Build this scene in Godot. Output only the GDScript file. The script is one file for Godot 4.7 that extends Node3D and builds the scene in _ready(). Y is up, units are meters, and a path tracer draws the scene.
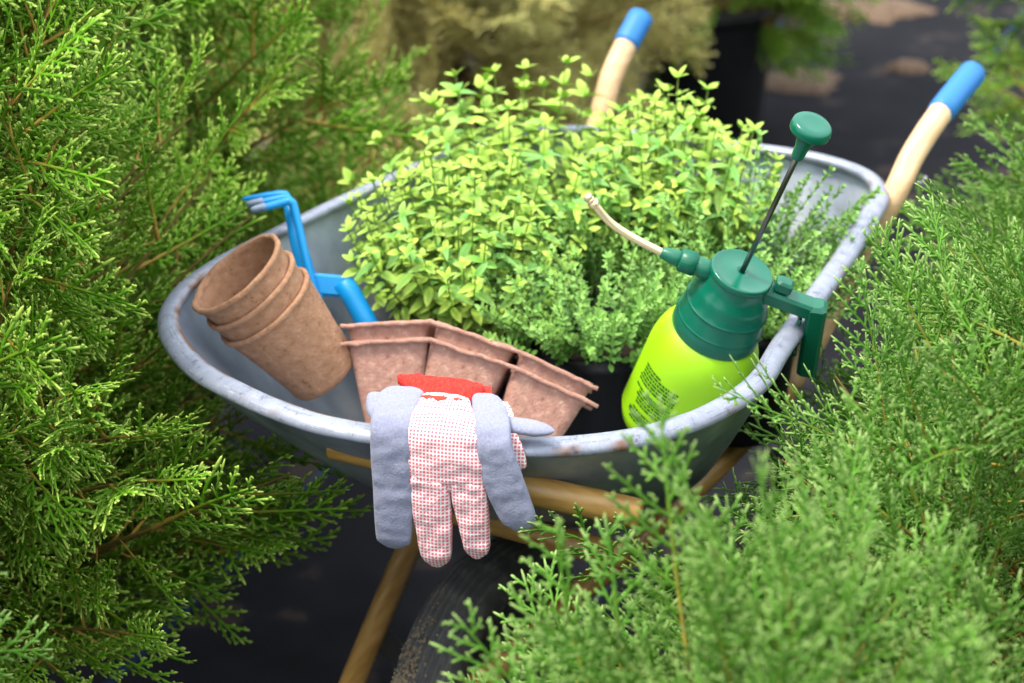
extends Node3D
# A wheelbarrow loaded with plants, peat pots, a tool, gloves and a sprayer, among potted conifers.

const YAW := 0.53233
const RIM := 0.66
var OB := Vector3(-0.191, 0.0, -2.091)
var UU := Vector3(cos(YAW), 0, sin(YAW))
var VV := Vector3(sin(YAW), 0, -cos(YAW))
var cam_pos := Vector3(0, 1.76, 0)
var M := {}
var used := {}
var noise := FastNoiseLite.new()

# ---------------------------------------------------------------- helpers
func P(u: float, h: float, v: float) -> Vector3:
	return OB + UU * u + VV * v + Vector3(0, h, 0)

func L(u: float, h: float, v: float) -> Vector3:
	return Vector3(u, h, -v)

func numbered(n: String) -> String:
	if not used.has(n):
		used[n] = 0
		return n
	used[n] += 1
	return "%s_%03d" % [n, used[n]]

func tag(o: Node, label: String, category: String, group := "", kind := "") -> void:
	o.set_meta("label", label)
	o.set_meta("category", category)
	if group != "": o.set_meta("group", group)
	if kind != "": o.set_meta("kind", kind)

func thing(called: String, label: String, category: String, at := Vector3.ZERO, group := "") -> Node3D:
	var o := Node3D.new()
	o.name = numbered(called)
	add_child(o)
	o.position = at
	tag(o, label, category, group)
	return o

func put(called: String, mesh: Mesh, mat: Material, parent: Node) -> MeshInstance3D:
	var o := MeshInstance3D.new()
	o.name = called if parent != self else numbered(called)
	o.mesh = mesh
	if mat: o.material_override = mat
	parent.add_child(o, true)
	return o

func mb() -> SurfaceTool:
	var st := SurfaceTool.new()
	st.begin(Mesh.PRIMITIVE_TRIANGLES)
	return st

func done(st: SurfaceTool) -> ArrayMesh:
	st.generate_normals()
	st.index()
	return st.commit()

func tri(st: SurfaceTool, a: Vector3, b: Vector3, c: Vector3) -> void:
	st.add_vertex(a); st.add_vertex(b); st.add_vertex(c)

# rows of points joined into a skin; closed in the second direction when wrap is set
func skin(st: SurfaceTool, rows: Array, wrap := true, uvs = null, cols = null) -> void:
	for i in rows.size() - 1:
		var a: PackedVector3Array = rows[i]
		var b: PackedVector3Array = rows[i + 1]
		var n := a.size()
		for j in (n if wrap else n - 1):
			var k := (j + 1) % n
			for t in [[i, j], [i, k], [i + 1, k], [i, j], [i + 1, k], [i + 1, j]]:
				if cols != null: st.set_color(cols[t[0]][t[1]])
				if uvs != null: st.set_uv(uvs[t[0]][t[1]])
				st.add_vertex(a[t[1]] if t[0] == i else b[t[1]])

func ring(c: Vector3, x: Vector3, y: Vector3, rx: float, ry: float, seg: int) -> PackedVector3Array:
	var r := PackedVector3Array()
	for i in seg:
		var a := TAU * i / seg
		r.append(c + x * (cos(a) * rx) + y * (sin(a) * ry))
	return r

func spot(c: Vector3, seg: int) -> PackedVector3Array:
	var r := PackedVector3Array()
	for i in seg: r.append(c)
	return r

# a tube along points with a radius at each, round ends
func tube(st: SurfaceTool, pts: Array, rad: Array, seg := 12, capped := true) -> void:
	var rows := []
	var x := Vector3.ZERO
	for i in pts.size():
		var d: Vector3 = (pts[mini(i + 1, pts.size() - 1)] - pts[maxi(i - 1, 0)]).normalized()
		if i == 0:
			x = d.cross(Vector3.UP if absf(d.y) < 0.9 else Vector3.RIGHT).normalized()
		x = (x - d * x.dot(d)).normalized()
		var y := d.cross(x)
		var r: float = rad[i]
		if i == 0 and capped:
			rows.append(spot(pts[0], seg))
			rows.append(ring(pts[0], x, y, r * 0.82, r * 0.82, seg))
			rows.append(ring(pts[0] + d * r * 0.15, x, y, r, r, seg))
		elif i == pts.size() - 1 and capped:
			rows.append(ring(pts[i] - d * r * 0.15, x, y, r, r, seg))
			rows.append(ring(pts[i], x, y, r * 0.82, r * 0.82, seg))
			rows.append(spot(pts[i], seg))
		else:
			rows.append(ring(pts[i], x, y, r, r, seg))
	skin(st, rows)

func smooth_path(ctrl: Array, n: int) -> Array:
	var out := []
	var m := ctrl.size()
	for i in m - 1:
		var p0: Vector3 = ctrl[maxi(i - 1, 0)]
		var p3: Vector3 = ctrl[mini(i + 2, m - 1)]
		for k in n:
			out.append(Vector3(ctrl[i]).cubic_interpolate(ctrl[i + 1], p0, p3, float(k) / n))
	out.append(ctrl[m - 1])
	return out

# profile of [radius, along] turned about an axis frame
func lathe(st: SurfaceTool, prof: Array, o := Vector3.ZERO, b := Basis(), seg := 40, wob := 0.0) -> void:
	var rows := []
	for p in prof:
		var r := PackedVector3Array()
		for i in seg:
			var a := TAU * i / seg
			var q: Vector3 = Vector3(cos(a), 0, sin(a)) * p[0] + Vector3(0, p[1], 0)
			if wob > 0.0:
				var w := noise.get_noise_3dv(q * 900.0) * wob + noise.get_noise_3dv(q * 300.0 + Vector3(40, 0, 7)) * wob * 1.6
				q += Vector3(cos(a), 0, sin(a)) * w + Vector3(0, w * 0.8, 0)
			r.append(o + b * q)
		rows.append(r)
	skin(st, rows)

# a box with chamfered edges, in a frame
func box(st: SurfaceTool, c: Vector3, b: Basis, s: Vector3, ch := 0.002) -> void:
	var h := s * 0.5
	var rows := []
	for lv in [[-h.y, ch], [-h.y + ch, 0.0], [h.y - ch, 0.0], [h.y, ch]]:
		var i: float = lv[1]
		var r := PackedVector3Array()
		for q in [[-1, -1, 0], [1, -1, 1], [1, -1, 2], [1, 1, 3], [1, 1, 4], [-1, 1, 5], [-1, 1, 6], [-1, -1, 7]]:
			var x: float = q[0] * (h.x - i)
			var z: float = q[1] * (h.z - i)
			if q[2] in [0, 1, 4, 5]: x -= q[0] * ch
			else: z -= q[1] * ch
			r.append(c + b * Vector3(x, lv[0], z))
		rows.append(r)
	rows.push_front(spot(c - b.y * h.y, 8))
	rows.append(spot(c + b.y * h.y, 8))
	st.set_smooth_group(-1)
	skin(st, rows)
	st.set_smooth_group(0)

func frame(y: Vector3, x: Vector3) -> Basis:
	y = y.normalized()
	x = (x - y * x.dot(y)).normalized()
	return Basis(x, y, x.cross(y))

# ---------------------------------------------------------------- textures and materials
func speckle(size: int, seed_: int, stops: Array, freq: float, octaves := 5, kind := FastNoiseLite.TYPE_SIMPLEX_SMOOTH) -> NoiseTexture2D:
	var n := FastNoiseLite.new()
	n.seed = seed_; n.frequency = freq; n.fractal_octaves = octaves; n.noise_type = kind
	var g := Gradient.new()
	g.offsets = PackedFloat32Array(stops.map(func(s): return s[0]))
	g.colors = PackedColorArray(stops.map(func(s): return s[1]))
	var t := NoiseTexture2D.new()
	t.width = size; t.height = size; t.seamless = true; t.noise = n; t.color_ramp = g
	return t

func relief(size: int, seed_: int, freq: float, strength: float, octaves := 5) -> NoiseTexture2D:
	var n := FastNoiseLite.new()
	n.seed = seed_; n.frequency = freq; n.fractal_octaves = octaves
	var t := NoiseTexture2D.new()
	t.width = size; t.height = size; t.seamless = true; t.noise = n
	t.as_normal_map = true; t.bump_strength = strength
	return t

func mat(c: Color, rough: float, metal := 0.0) -> StandardMaterial3D:
	var m := StandardMaterial3D.new()
	m.albedo_color = c; m.roughness = rough; m.metallic = metal
	return m

func tex_mat(tex: Texture2D, rough: float, scale: float, nrm: Texture2D = null, world := false) -> StandardMaterial3D:
	var m := mat(Color.WHITE, rough)
	m.albedo_texture = tex
	m.uv1_triplanar = true
	m.uv1_world_triplanar = world
	m.uv1_scale = Vector3.ONE * scale
	if nrm:
		m.normal_enabled = true; m.normal_texture = nrm; m.normal_scale = 1.0
	return m

func leaf_mat(rough: float, back: Color) -> StandardMaterial3D:
	var m := mat(Color.WHITE, rough)
	m.vertex_color_use_as_albedo = true
	m.cull_mode = BaseMaterial3D.CULL_DISABLED
	m.backlight_enabled = true; m.backlight = back
	return m

func make_materials() -> void:
	# galvanised sheet: zinc greys in blotches
	M.zinc = tex_mat(speckle(512, 3, [[0.0, Color(0.40, 0.43, 0.48)], [0.4, Color(0.55, 0.58, 0.64)], [0.62, Color(0.63, 0.66, 0.71)], [1.0, Color(0.74, 0.76, 0.80)]], 0.006, 6), 0.5, 3.2, relief(256, 8, 0.03, 1.2))
	M.zinc.metallic = 0.35
	# lip: zinc with blotches and scratches running along it
	var ri := Image.create(2048, 64, false, Image.FORMAT_RGB8)
	var rr := RandomNumberGenerator.new(); rr.seed = 77
	var rn := FastNoiseLite.new(); rn.seed = 14; rn.frequency = 1.0; rn.fractal_octaves = 5
	for y in 64:
		for x in 2048:
			var a := TAU * x / 2048.0
			var n := rn.get_noise_3d(cos(a) * 9.0, sin(a) * 9.0, y * 0.05) + 0.7 * rn.get_noise_3d(cos(a) * 60.0, sin(a) * 60.0, y * 0.16)
			var c := Color(0.49, 0.51, 0.57).lerp(Color(0.59, 0.61, 0.665), clampf(0.45 + n * 0.55, 0, 1))
			if n < -0.45: c = c.lerp(Color(0.36, 0.37, 0.43), clampf((-0.45 - n) * 4.0, 0, 0.7))
			ri.set_pixel(x, y, c)
	for k in 360:
		var x0 := rr.randi() % 1960; var y0 := rr.randi() % 63
		var dark := rr.randf() < 0.72
		var len_ := rr.randi_range(6, 70)
		for x in len_:
			var yy := clampi(y0 + int(x * rr.randf_range(-0.03, 0.03)), 0, 63)
			if rr.randf() < 0.8: ri.set_pixel(x0 + x, yy, ri.get_pixel(x0 + x, yy).lerp(Color(0.30, 0.30, 0.35) if dark else Color(0.78, 0.79, 0.83), rr.randf_range(0.15, 0.55)))
	M.rim = mat(Color.WHITE, 0.42, 0.2)
	M.rim.albedo_texture = ImageTexture.create_from_image(ri)
	M.rim.vertex_color_use_as_albedo = true
	var grain := tex_mat(speckle(512, 21, [[0.0, Color(0.76, 0.60, 0.42)], [0.5, Color(0.85, 0.70, 0.52)], [1.0, Color(0.90, 0.78, 0.61)]], 0.01, 5), 0.55, 4.0)
	grain.uv1_scale = Vector3(14, 14, 1.6)
	M.wood = grain
	var varn := tex_mat(speckle(512, 22, [[0.0, Color(0.52, 0.37, 0.17)], [0.5, Color(0.70, 0.53, 0.28)], [1.0, Color(0.78, 0.62, 0.37)]], 0.01, 5), 0.38, 4.0)
	varn.uv1_scale = Vector3(14, 14, 1.6)
	M.varnish = varn
	var beam: StandardMaterial3D = varn.duplicate()
	beam.uv1_scale = Vector3(1.6, 14, 14)
	M.beam = beam
	M.grip = mat(Color(0.11, 0.43, 0.68), 0.5)
	M.rubber = tex_mat(speckle(256, 31, [[0.0, Color(0.22, 0.22, 0.22)], [0.5, Color(0.29, 0.288, 0.285)], [0.7, Color(0.37, 0.36, 0.345)], [1.0, Color(0.48, 0.455, 0.41)]], 0.02, 5), 0.75, 6.0, relief(256, 32, 0.06, 1.5))
	M.dirt = tex_mat(speckle(256, 33, [[0.0, Color(0.42, 0.36, 0.28)], [1.0, Color(0.62, 0.55, 0.45)]], 0.05, 4), 0.95, 20.0)
	M.iron = mat(Color(0.09, 0.09, 0.10), 0.6, 0.3)
	M.steel = mat(Color(0.62, 0.62, 0.62), 0.28, 0.9)
	M.rod = mat(Color(0.45, 0.44, 0.43), 0.25, 0.95)
	M.bolt = mat(Color(0.55, 0.55, 0.57), 0.45, 0.7)
	M.brass = mat(Color(0.90, 0.82, 0.64), 0.3, 0.55)
	M.peat = tex_mat(speckle(512, 41, [[0.0, Color(0.30, 0.19, 0.11)], [0.2, Color(0.58, 0.42, 0.30)], [0.5, Color(0.622, 0.461, 0.342)], [0.75, Color(0.655, 0.494, 0.380)], [1.0, Color(0.78, 0.63, 0.51)]], 0.022, 6), 0.95, 7.0, relief(512, 42, 0.06, 3.0))
	M.peat_pink = tex_mat(speckle(512, 43, [[0.0, Color(0.32, 0.20, 0.15)], [0.2, Color(0.62, 0.45, 0.39)], [0.5, Color(0.646, 0.484, 0.418)], [0.75, Color(0.684, 0.522, 0.456)], [1.0, Color(0.82, 0.68, 0.60)]], 0.022, 6), 0.95, 7.0, relief(512, 44, 0.06, 3.0))
	M.blue = mat(Color(0.0, 0.54, 0.80), 0.42)
	M.worn = mat(Color(0.50, 0.55, 0.62), 0.5, 0.3)
	M.lime = mat(Color(0.60, 0.82, 0.04), 0.42)
	M.lime.subsurf_scatter_enabled = true
	M.lime.subsurf_scatter_strength = 0.25
	M.green = mat(Color(0.0, 0.37, 0.28), 0.25)
	M.green2 = mat(Color(0.0, 0.37, 0.27), 0.38)
	M.print = mat(Color(0.10, 0.36, 0.06), 0.5)
	M.pot = tex_mat(speckle(256, 51, [[0.0, Color(0.05, 0.05, 0.055)], [1.0, Color(0.10, 0.10, 0.11)]], 0.03, 4), 0.5, 5.0)
	M.soil = tex_mat(speckle(256, 52, [[0.0, Color(0.05, 0.035, 0.025)], [0.6, Color(0.17, 0.12, 0.08)], [1.0, Color(0.32, 0.24, 0.17)]], 0.08, 5), 0.95, 8.0, relief(256, 53, 0.1, 6.0))
	M.sunlit_tan = tex_mat(speckle(256, 54, [[0.0, Color(0.20, 0.15, 0.11)], [0.5, Color(0.38, 0.30, 0.23)], [1.0, Color(0.52, 0.43, 0.34)]], 0.05, 5), 0.95, 4.0, relief(256, 55, 0.1, 5.0))  # tan that paints patches of sunlight on the background ground
	M.bark = tex_mat(speckle(256, 56, [[0.0, Color(0.20, 0.12, 0.06)], [0.5, Color(0.42, 0.27, 0.13)], [1.0, Color(0.58, 0.40, 0.20)]], 0.05, 4), 0.85, 9.0)
	M.twig = tex_mat(speckle(256, 57, [[0.0, Color(0.30, 0.24, 0.08)], [0.5, Color(0.42, 0.34, 0.12)], [1.0, Color(0.48, 0.42, 0.16)]], 0.05, 4), 0.7, 12.0)
	M.suede = tex_mat(speckle(512, 61, [[0.0, Color(0.47, 0.48, 0.56)], [0.5, Color(0.515, 0.525, 0.61)], [1.0, Color(0.57, 0.58, 0.66)]], 0.06, 6), 0.95, 9.0, relief(256, 62, 0.15, 0.8))
	M.suede.rim_enabled = true; M.suede.rim = 0.3
	M.knit = tex_mat(speckle(256, 63, [[0.0, Color(0.66, 0.08, 0.05)], [0.6, Color(0.82, 0.16, 0.11)], [1.0, Color(0.90, 0.30, 0.22)]], 0.05, 4), 0.9, 20.0, relief(256, 64, 0.12, 4.0))
	M.band = mat(Color(0.66, 0.20, 0.12), 0.9)
	# checked cotton, one check every 4 mm, woven
	var im := Image.create(256, 256, false, Image.FORMAT_RGB8)
	var rng := RandomNumberGenerator.new(); rng.seed = 5
	for y in 256:
		for x in 256:
			var fx := fposmod(x / 32.0, 1.0); var fy := fposmod(y / 32.0, 1.0)
			var a := 1.0 if fx < 0.6 else 0.0; var b := 1.0 if fy < 0.6 else 0.0
			var k := a * b * 0.92 + (a + b) * 0.5 * (1.0 - a * b) * 0.16
			var c := Color(0.93, 0.90, 0.89).lerp(Color(0.86, 0.36, 0.42), k)
			c = c * (0.94 + 0.12 * rng.randf() * (0.6 + 0.4 * float((x / 2 + y / 2) % 2)))
			c.a = 1.0
			im.set_pixel(x, y, c)
	M.check = mat(Color.WHITE, 0.92)
	M.check.albedo_texture = ImageTexture.create_from_image(im)
	M.check.normal_enabled = true; M.check.normal_texture = relief(256, 66, 0.03, 3.0)
	# woven ground cover with pale blue marker threads
	var gi := Image.create(1024, 1024, false, Image.FORMAT_RGB8)
	var gn := FastNoiseLite.new(); gn.seed = 9; gn.frequency = 0.012; gn.fractal_octaves = 5
	for y in 1024:
		for x in 1024:
			var n := gn.get_noise_2d(x, y)
			var w := 0.5 + 0.5 * float(((x / 4) + (y / 4)) % 2)
			var c := Color(0.092, 0.095, 0.112) * (0.75 + 0.3 * w + 0.35 * n)
			if n > 0.26: c = c.lerp(Color(0.27, 0.22, 0.18), clampf((n - 0.26) * 3.0, 0.0, 0.6))
			var d := x % 256
			if d < 9 and rng.randf() > 0.3: c = c.lerp(Color(0.10, 0.26, 0.40), 0.6)
			c.a = 1.0
			gi.set_pixel(x, y, c)
	M.fabric = mat(Color.WHITE, 0.9)
	M.fabric.metallic_specular = 0.25
	M.fabric.albedo_texture = ImageTexture.create_from_image(gi)
	M.fabric.uv1_scale = Vector3(110, 110, 1)
	M.thuja = leaf_mat(0.55, Color(0.12, 0.20, 0.01))
	M.thuja.metallic_specular = 0.3
	M.leaf = leaf_mat(0.6, Color(0.32, 0.40, 0.05))
	M.leaf.metallic_specular = 0.25
	M.herb = leaf_mat(0.55, Color(0.10, 0.17, 0.05))

# ---------------------------------------------------------------- conifer fronds
# one scaly twig: a flattened, slightly knobbly spindle
func twig(st: SurfaceTool, a: Vector3, b: Vector3, n: Vector3, w: float, c0: Color, c1: Color, knobs := 2) -> void:
	var d := (b - a)
	var side := d.cross(n).normalized()
	var rows := []; var cols := []
	for i in knobs * 2 + 1:
		var t := float(i) / (knobs * 2 + 0.35)
		var ww := w * (0.74 if i % 2 == 0 else 1.08) * (1.0 - 0.12 * t)
		var c := a + d * t
		rows.append(PackedVector3Array([c + side * ww, c + n * ww * 0.5, c - side * ww, c - n * ww * 0.5]))
		var cc := c0.lerp(c1, t * t)
		cols.append([cc, cc, cc, cc])
	rows.append(spot(b, 4)); cols.append([c1, c1, c1, c1])
	skin(st, rows, true, null, cols)

# a flat fern-like spray growing along +Y in the XY plane
func frond(seed_: int, len_: float, o: Dictionary) -> ArrayMesh:
	var r := RandomNumberGenerator.new(); r.seed = seed_
	var st := mb()
	var base: Color = o.base; var tip: Color = o.tip; var stem: Color = o.stem
	var w: float = o.w
	var droop := r.randf_range(-0.6, 1.4)
	var bow := r.randf_range(-0.5, 0.5)
	var main := func(y: float) -> Vector3: return Vector3(bow * y * y / len_ * 0.5, y, -droop * y * y)
	var steps := 7
	for i in steps:
		var y0 := len_ * i / steps; var y1 := len_ * (i + 1) / steps
		var wd := w * (1.25 - 0.5 * float(i) / steps)
		var c0 := stem.lerp(base, clampf(float(i) / steps * 1.9 - 0.2, 0, 1))
		var c1 := stem.lerp(base, clampf(float(i + 1) / steps * 1.9 - 0.2, 0, 1))
		twig(st, main.call(y0), main.call(y1) + (main.call(y1) - main.call(y0)) * 0.12, Vector3(0, 0, 1), wd, c0, tip if i == steps - 1 else c1, 1 if i < 3 else 2)
	var y := len_ * r.randf_range(0.10, 0.2)
	var s := 1.0 if r.randf() < 0.5 else -1.0
	while y < len_ * 0.97:
		var f := y / len_
		var l2: float = (len_ * o.fan * pow(1.0 - f, 0.75) * (0.55 + 0.45 * smoothstep(0.0, 0.35, f)) + 0.008) * r.randf_range(0.7, 1.15)
		var ang: float = deg_to_rad(lerpf(o.ang, o.ang * 0.72, f) + r.randf_range(-7, 7))
		var p0: Vector3 = main.call(y)
		var lift := r.randf_range(-0.25, 0.25)
		var d := Vector3(s * sin(ang), cos(ang), lift).normalized()
		var up2 := Vector3(0, 1, 0)
		var n := Vector3(0, 0, 1).rotated(d, r.randf_range(-0.4, 0.4))
		n = (n - d * n.dot(d)).normalized()
		var curve := r.randf_range(0.15, 0.55)
		var sec := func(t: float) -> Vector3: return p0 + d * t * l2 + up2 * (curve * t * t * l2 * 0.5) - Vector3(0, 0, 0.35) * t * t * l2
		var tone := r.randf_range(0.82, 1.15)
		var b2 := base * tone
		var segs := maxi(2, int(l2 / 0.012))
		for i in segs:
			var a: Vector3 = sec.call(float(i) / segs); var b: Vector3 = sec.call(float(i + 1) / segs)
			twig(st, a, b + (b - a) * 0.15, n, w * (1.0 - 0.2 * float(i) / segs), b2, tip if i == segs - 1 else b2, 2)
		if l2 > 0.011:
			var t := 0.0045 / l2 * r.randf_range(0.8, 1.6)
			var s3 := s
			while t < 0.96:
				var q: Vector3 = sec.call(t)
				var dd: Vector3 = (sec.call(t + 0.03) - q).normalized()
				var sd := dd.cross(n).normalized()
				var a3 := deg_to_rad(r.randf_range(36, 54))
				var d3 := (dd * cos(a3) + sd * s3 * sin(a3) + n * r.randf_range(-0.22, 0.22)).normalized()
				var l3: float = (l2 * o.sub * pow(1.0 - t, 0.8) + 0.0035) * r.randf_range(0.6, 1.2)
				var e3 := q + d3 * l3 + dd * l3 * 0.15
				twig(st, q, e3, n, w * 0.92, b2, b2.lerp(tip, r.randf_range(0.35, 1.0)), 2)
				if l3 > 0.0085:
					var k := 0.35
					var s4 := s3
					while k < 0.9:
						var q4 := q.lerp(e3, k)
						var sd4 := d3.cross(n).normalized()
						var d4 := (d3 * 0.75 + sd4 * s4 * 0.66 + n * r.randf_range(-0.2, 0.2)).normalized()
						twig(st, q4, q4 + d4 * (l3 * 0.42 * (1.1 - k) + 0.0028) * r.randf_range(0.7, 1.2), n, w * 0.85, b2, b2.lerp(tip, r.randf_range(0.3, 1.0)), 1)
						s4 = -s4
						k += 0.0036 / l3
				s3 = -s3
				t += o.gap / l2 * r.randf_range(0.75, 1.3)
		s = -s
		y += o.step * r.randf_range(0.75, 1.3)
	return done(st)

var frond_sets := {}
func frond_set(key: String, o: Dictionary, count: int, len_: float, seed_: int) -> void:
	var a := []
	var r := RandomNumberGenerator.new(); r.seed = seed_
	for i in count:
		var p := o.duplicate()
		var k := r.randf_range(0.8, 1.2)
		p.base = Color(o.base.r * k * r.randf_range(0.92, 1.1), o.base.g * k, o.base.b * k)
		a.append(frond(seed_ * 31 + i, len_ * r.randf_range(0.85, 1.15), p))
	var dead := o.duplicate()
	dead.base = Color(0.24, 0.12, 0.03); dead.tip = Color(0.36, 0.19, 0.06)
	a.append(frond(seed_ * 31 + 77, len_ * 0.6, dead))
	frond_sets[key] = a

# potted conifer: o = {key, limbs, y0, y1, r, wide, up0, up1, per, scale, seed, parts, pot, flen}
func conifer(called: String, label: String, category: String, at: Vector3, o: Dictionary, group := "potted conifers on the ground cover") -> void:
	var t := thing(called, label, category, at, group)
	var r := RandomNumberGenerator.new(); r.seed = o.seed
	var set_: Array = frond_sets[o.key]
	var pr: float = o.get("pot", 0.13)
	var ph := pr * 1.75
	var st := mb()
	lathe(st, [[0.0, 0.004], [pr * 0.78, 0.004], [pr * 0.8, 0.01], [pr * 0.97, ph - 0.03], [pr * 0.97, ph - 0.028], [pr * 1.03, ph - 0.026], [pr * 1.04, ph], [pr * 0.99, ph + 0.002], [pr * 0.95, ph - 0.03], [pr * 0.93, ph - 0.04]])
	put("pot", done(st), M.pot, t)
	st = mb()
	lathe(st, [[pr * 0.94, ph - 0.035], [pr * 0.6, ph - 0.022], [pr * 0.25, ph - 0.018], [0.0, ph - 0.016]], Vector3.ZERO, Basis(), 28, 0.003)
	put("soil", done(st), M.soil, t)
	var y1: float = o.y1; var y0: float = o.y0
	st = mb()
	var tp := []; var tr := []
	for i in 9:
		var k := i / 8.0
		tp.append(Vector3(0.015 * sin(k * 5.0 + o.seed), lerpf(ph - 0.03, y1 * 0.93, k), 0.015 * cos(k * 4.0 + o.seed) - 0.015))
		tr.append(lerpf(0.016, 0.003, k))
	tube(st, tp, tr, 9)
	put("trunk", done(st), M.bark, t)
	st = mb()
	var list := []
	for i in int(o.limbs):
		var f := sqrt(r.randf()) if o.get("even", false) else r.randf()
		f = (float(i) + r.randf()) / o.limbs
		var phi := i * 2.39996 + r.randf_range(-0.35, 0.35)
		var out := Vector3(cos(phi), 0, sin(phi))
		var wide: float = o.wide
		var g := f / wide if f < wide else (1.0 - f) / (1.0 - wide)
		var rad: float = o.r * (0.45 + 0.55 * pow(clampf(g, 0, 1), 0.7) if f < wide else pow(clampf(g, 0, 1), o.get("dome", 0.7))) * r.randf_range(0.82, 1.12)
		var el: float = deg_to_rad(lerpf(o.up0, o.up1, pow(f, 0.8)) + r.randf_range(-12, 12))
		var end := out * maxf(rad, 0.04) + Vector3(0, lerpf(y0, y1, f), 0)
		while in_tray(at + end * 1.0) and rad > 0.08:
			rad *= 0.92
			end = out * rad + Vector3(0, end.y, 0)
		var start := Vector3(0, maxf(end.y - maxf(rad, 0.12) * (0.55 + 0.5 * tan(clampf(el, -0.5, 0.95))), ph), 0)
		start.y = minf(start.y, y1 * 0.9)
		var dir := (out * cos(el) + Vector3(0, sin(el), 0)).normalized()
		var mid := end - dir * (end - start).length() * 0.5
		var n := dir.cross(Vector3.UP if absf(dir.y) < 0.9 else out).normalized().rotated(dir, r.randf_range(-1.2, 1.2) * o.get("roll", 1.0))
		var pts := []; var rr := []
		for k in 7:
			var q := k / 6.0
			pts.append(start * (1 - q) * (1 - q) + mid * 2.0 * q * (1 - q) + end * q * q)
			rr.append(lerpf(0.0042, 0.0012, q))
		tube(st, pts, rr, 5, false)
		var per: int = o.per
		for k in per:
			var q := lerpf(o.get("from", 0.3), 1.0, (k + r.randf() * 0.6) / per)
			var base := start * (1 - q) * (1 - q) + mid * 2.0 * q * (1 - q) + end * q * q
			var tan_ := ((mid - start) * (1 - q) + (end - mid) * q).normalized()
			var nn := (n - tan_ * n.dot(tan_)).normalized().rotated(tan_, r.randf_range(-0.5, 0.5))
			var side := tan_.cross(nn)
			var s := 1.0 if k % 2 == 0 else -1.0
			var a := deg_to_rad(r.randf_range(28, 58))
			if k == per - 1: a = r.randf_range(-0.1, 0.1)
			var d := (tan_ * cos(a) + side * s * sin(a) + nn * r.randf_range(-0.25, 0.25) + Vector3(0, o.get("lift", 0.0), 0)).normalized()
			var bs := frame(d, side * s)
			var sc: float = o.scale * r.randf_range(0.72, 1.15)
			var pick := r.randi() % (set_.size() - 1) if r.randf() > 0.012 else set_.size() - 1
			var roll_ := r.randf_range(-0.5, 0.5)
			var hit := false
			for q2 in [0.0, 0.04, 0.08, 0.12, 0.15]: hit = hit or in_tray(at + base + d * q2 * sc)
			if near_grip(at + base + d * 0.08 * sc) or near_grip(at + base + d * 0.15 * sc): hit = true
			if hit: continue
			list.append([Transform3D(bs.rotated(d, roll_).scaled(Vector3.ONE * sc), base), pick])
	put("branches", done(st), M.twig, t).set_meta("kind", "stuff")
	list.sort_custom(func(a, b): return score(at + a[0] * Vector3(0, 0.06, 0)) < score(at + b[0] * Vector3(0, 0.06, 0)))
	var parts: int = mini(o.parts, list.size())
	for i in parts:
		put("frond", set_[list[i][1]], M.thuja, t).transform = list[i][0]
	if list.size() > parts:
		var mm := MultiMesh.new()
		mm.transform_format = MultiMesh.TRANSFORM_3D
		mm.mesh = set_[0]
		mm.instance_count = list.size() - parts
		for i in list.size() - parts: mm.set_instance_transform(i, list[parts + i][0])
		var mi := MultiMeshInstance3D.new()
		mi.name = "foliage"
		mi.multimesh = mm
		mi.material_override = M.thuja
		t.add_child(mi)
		mi.set_meta("kind", "stuff")

func near_grip(p: Vector3) -> bool:
	# the shoots were pushed aside where the sprayer's grip hangs over the rim
	var a := P(0.345, 0.63, 0.44)
	return p.distance_to(Geometry3D.get_closest_point_to_segment(p, a, a + Vector3(-0.05, 0.12, 0.26))) < 0.05

var tray_poly := PackedVector2Array()
func in_tray(p: Vector3) -> bool:
	# whether a point lies inside the tray's hollow or its wall
	if tray_poly.is_empty():
		for q in rim_curve(3):
			var c := Vector2(0.02, 0.56)
			tray_poly.append(c + (Vector2(q.x, -q.z) - c) * 1.09)
	if p.y < 0.37 or p.y > 1.0: return false
	var l := p - OB
	var q := Vector2(l.dot(UU), l.dot(VV))
	var k := clampf(0.46 + (p.y - 0.40) / 0.25 * 0.54, 0.5, 1.0)
	var c := Vector2(0.02, 0.56)
	return Geometry2D.is_point_in_polygon(c + (q - c) / k, tray_poly)

func score(p: Vector3) -> float:
	return p.distance_to(cam_pos)

# ---------------------------------------------------------------- leafy plants
func leaf_mesh(len_: float, wid: float, cup: float, curl: float, c0: Color, c1: Color, blunt := 1.0) -> ArrayMesh:
	var st := mb()
	var rows := []; var cols := []
	var n := 6
	for i in n + 1:
		var t := float(i) / n
		var w := wid * pow(sin(PI * pow(t, 0.8 * blunt)), 0.8) * 0.5 + 0.0004
		if i == n: w = 0.0002
		var y := len_ * t
		var z := -curl * t * t * len_
		var e := 0.06 * wid * sin(t * 19.0)
		rows.append(PackedVector3Array([Vector3(-w, y, z + cup * w + e), Vector3(-w * 0.5, y, z + cup * w * 0.35), Vector3(0, y, z), Vector3(w * 0.5, y, z + cup * w * 0.35), Vector3(w, y, z + cup * w - e)]))
		var c := c0.lerp(c1, t)
		cols.append([c, c, c.lerp(c0, 0.4) * 0.9, c, c])
	skin(st, rows, false, null, cols)
	return done(st)

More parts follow.
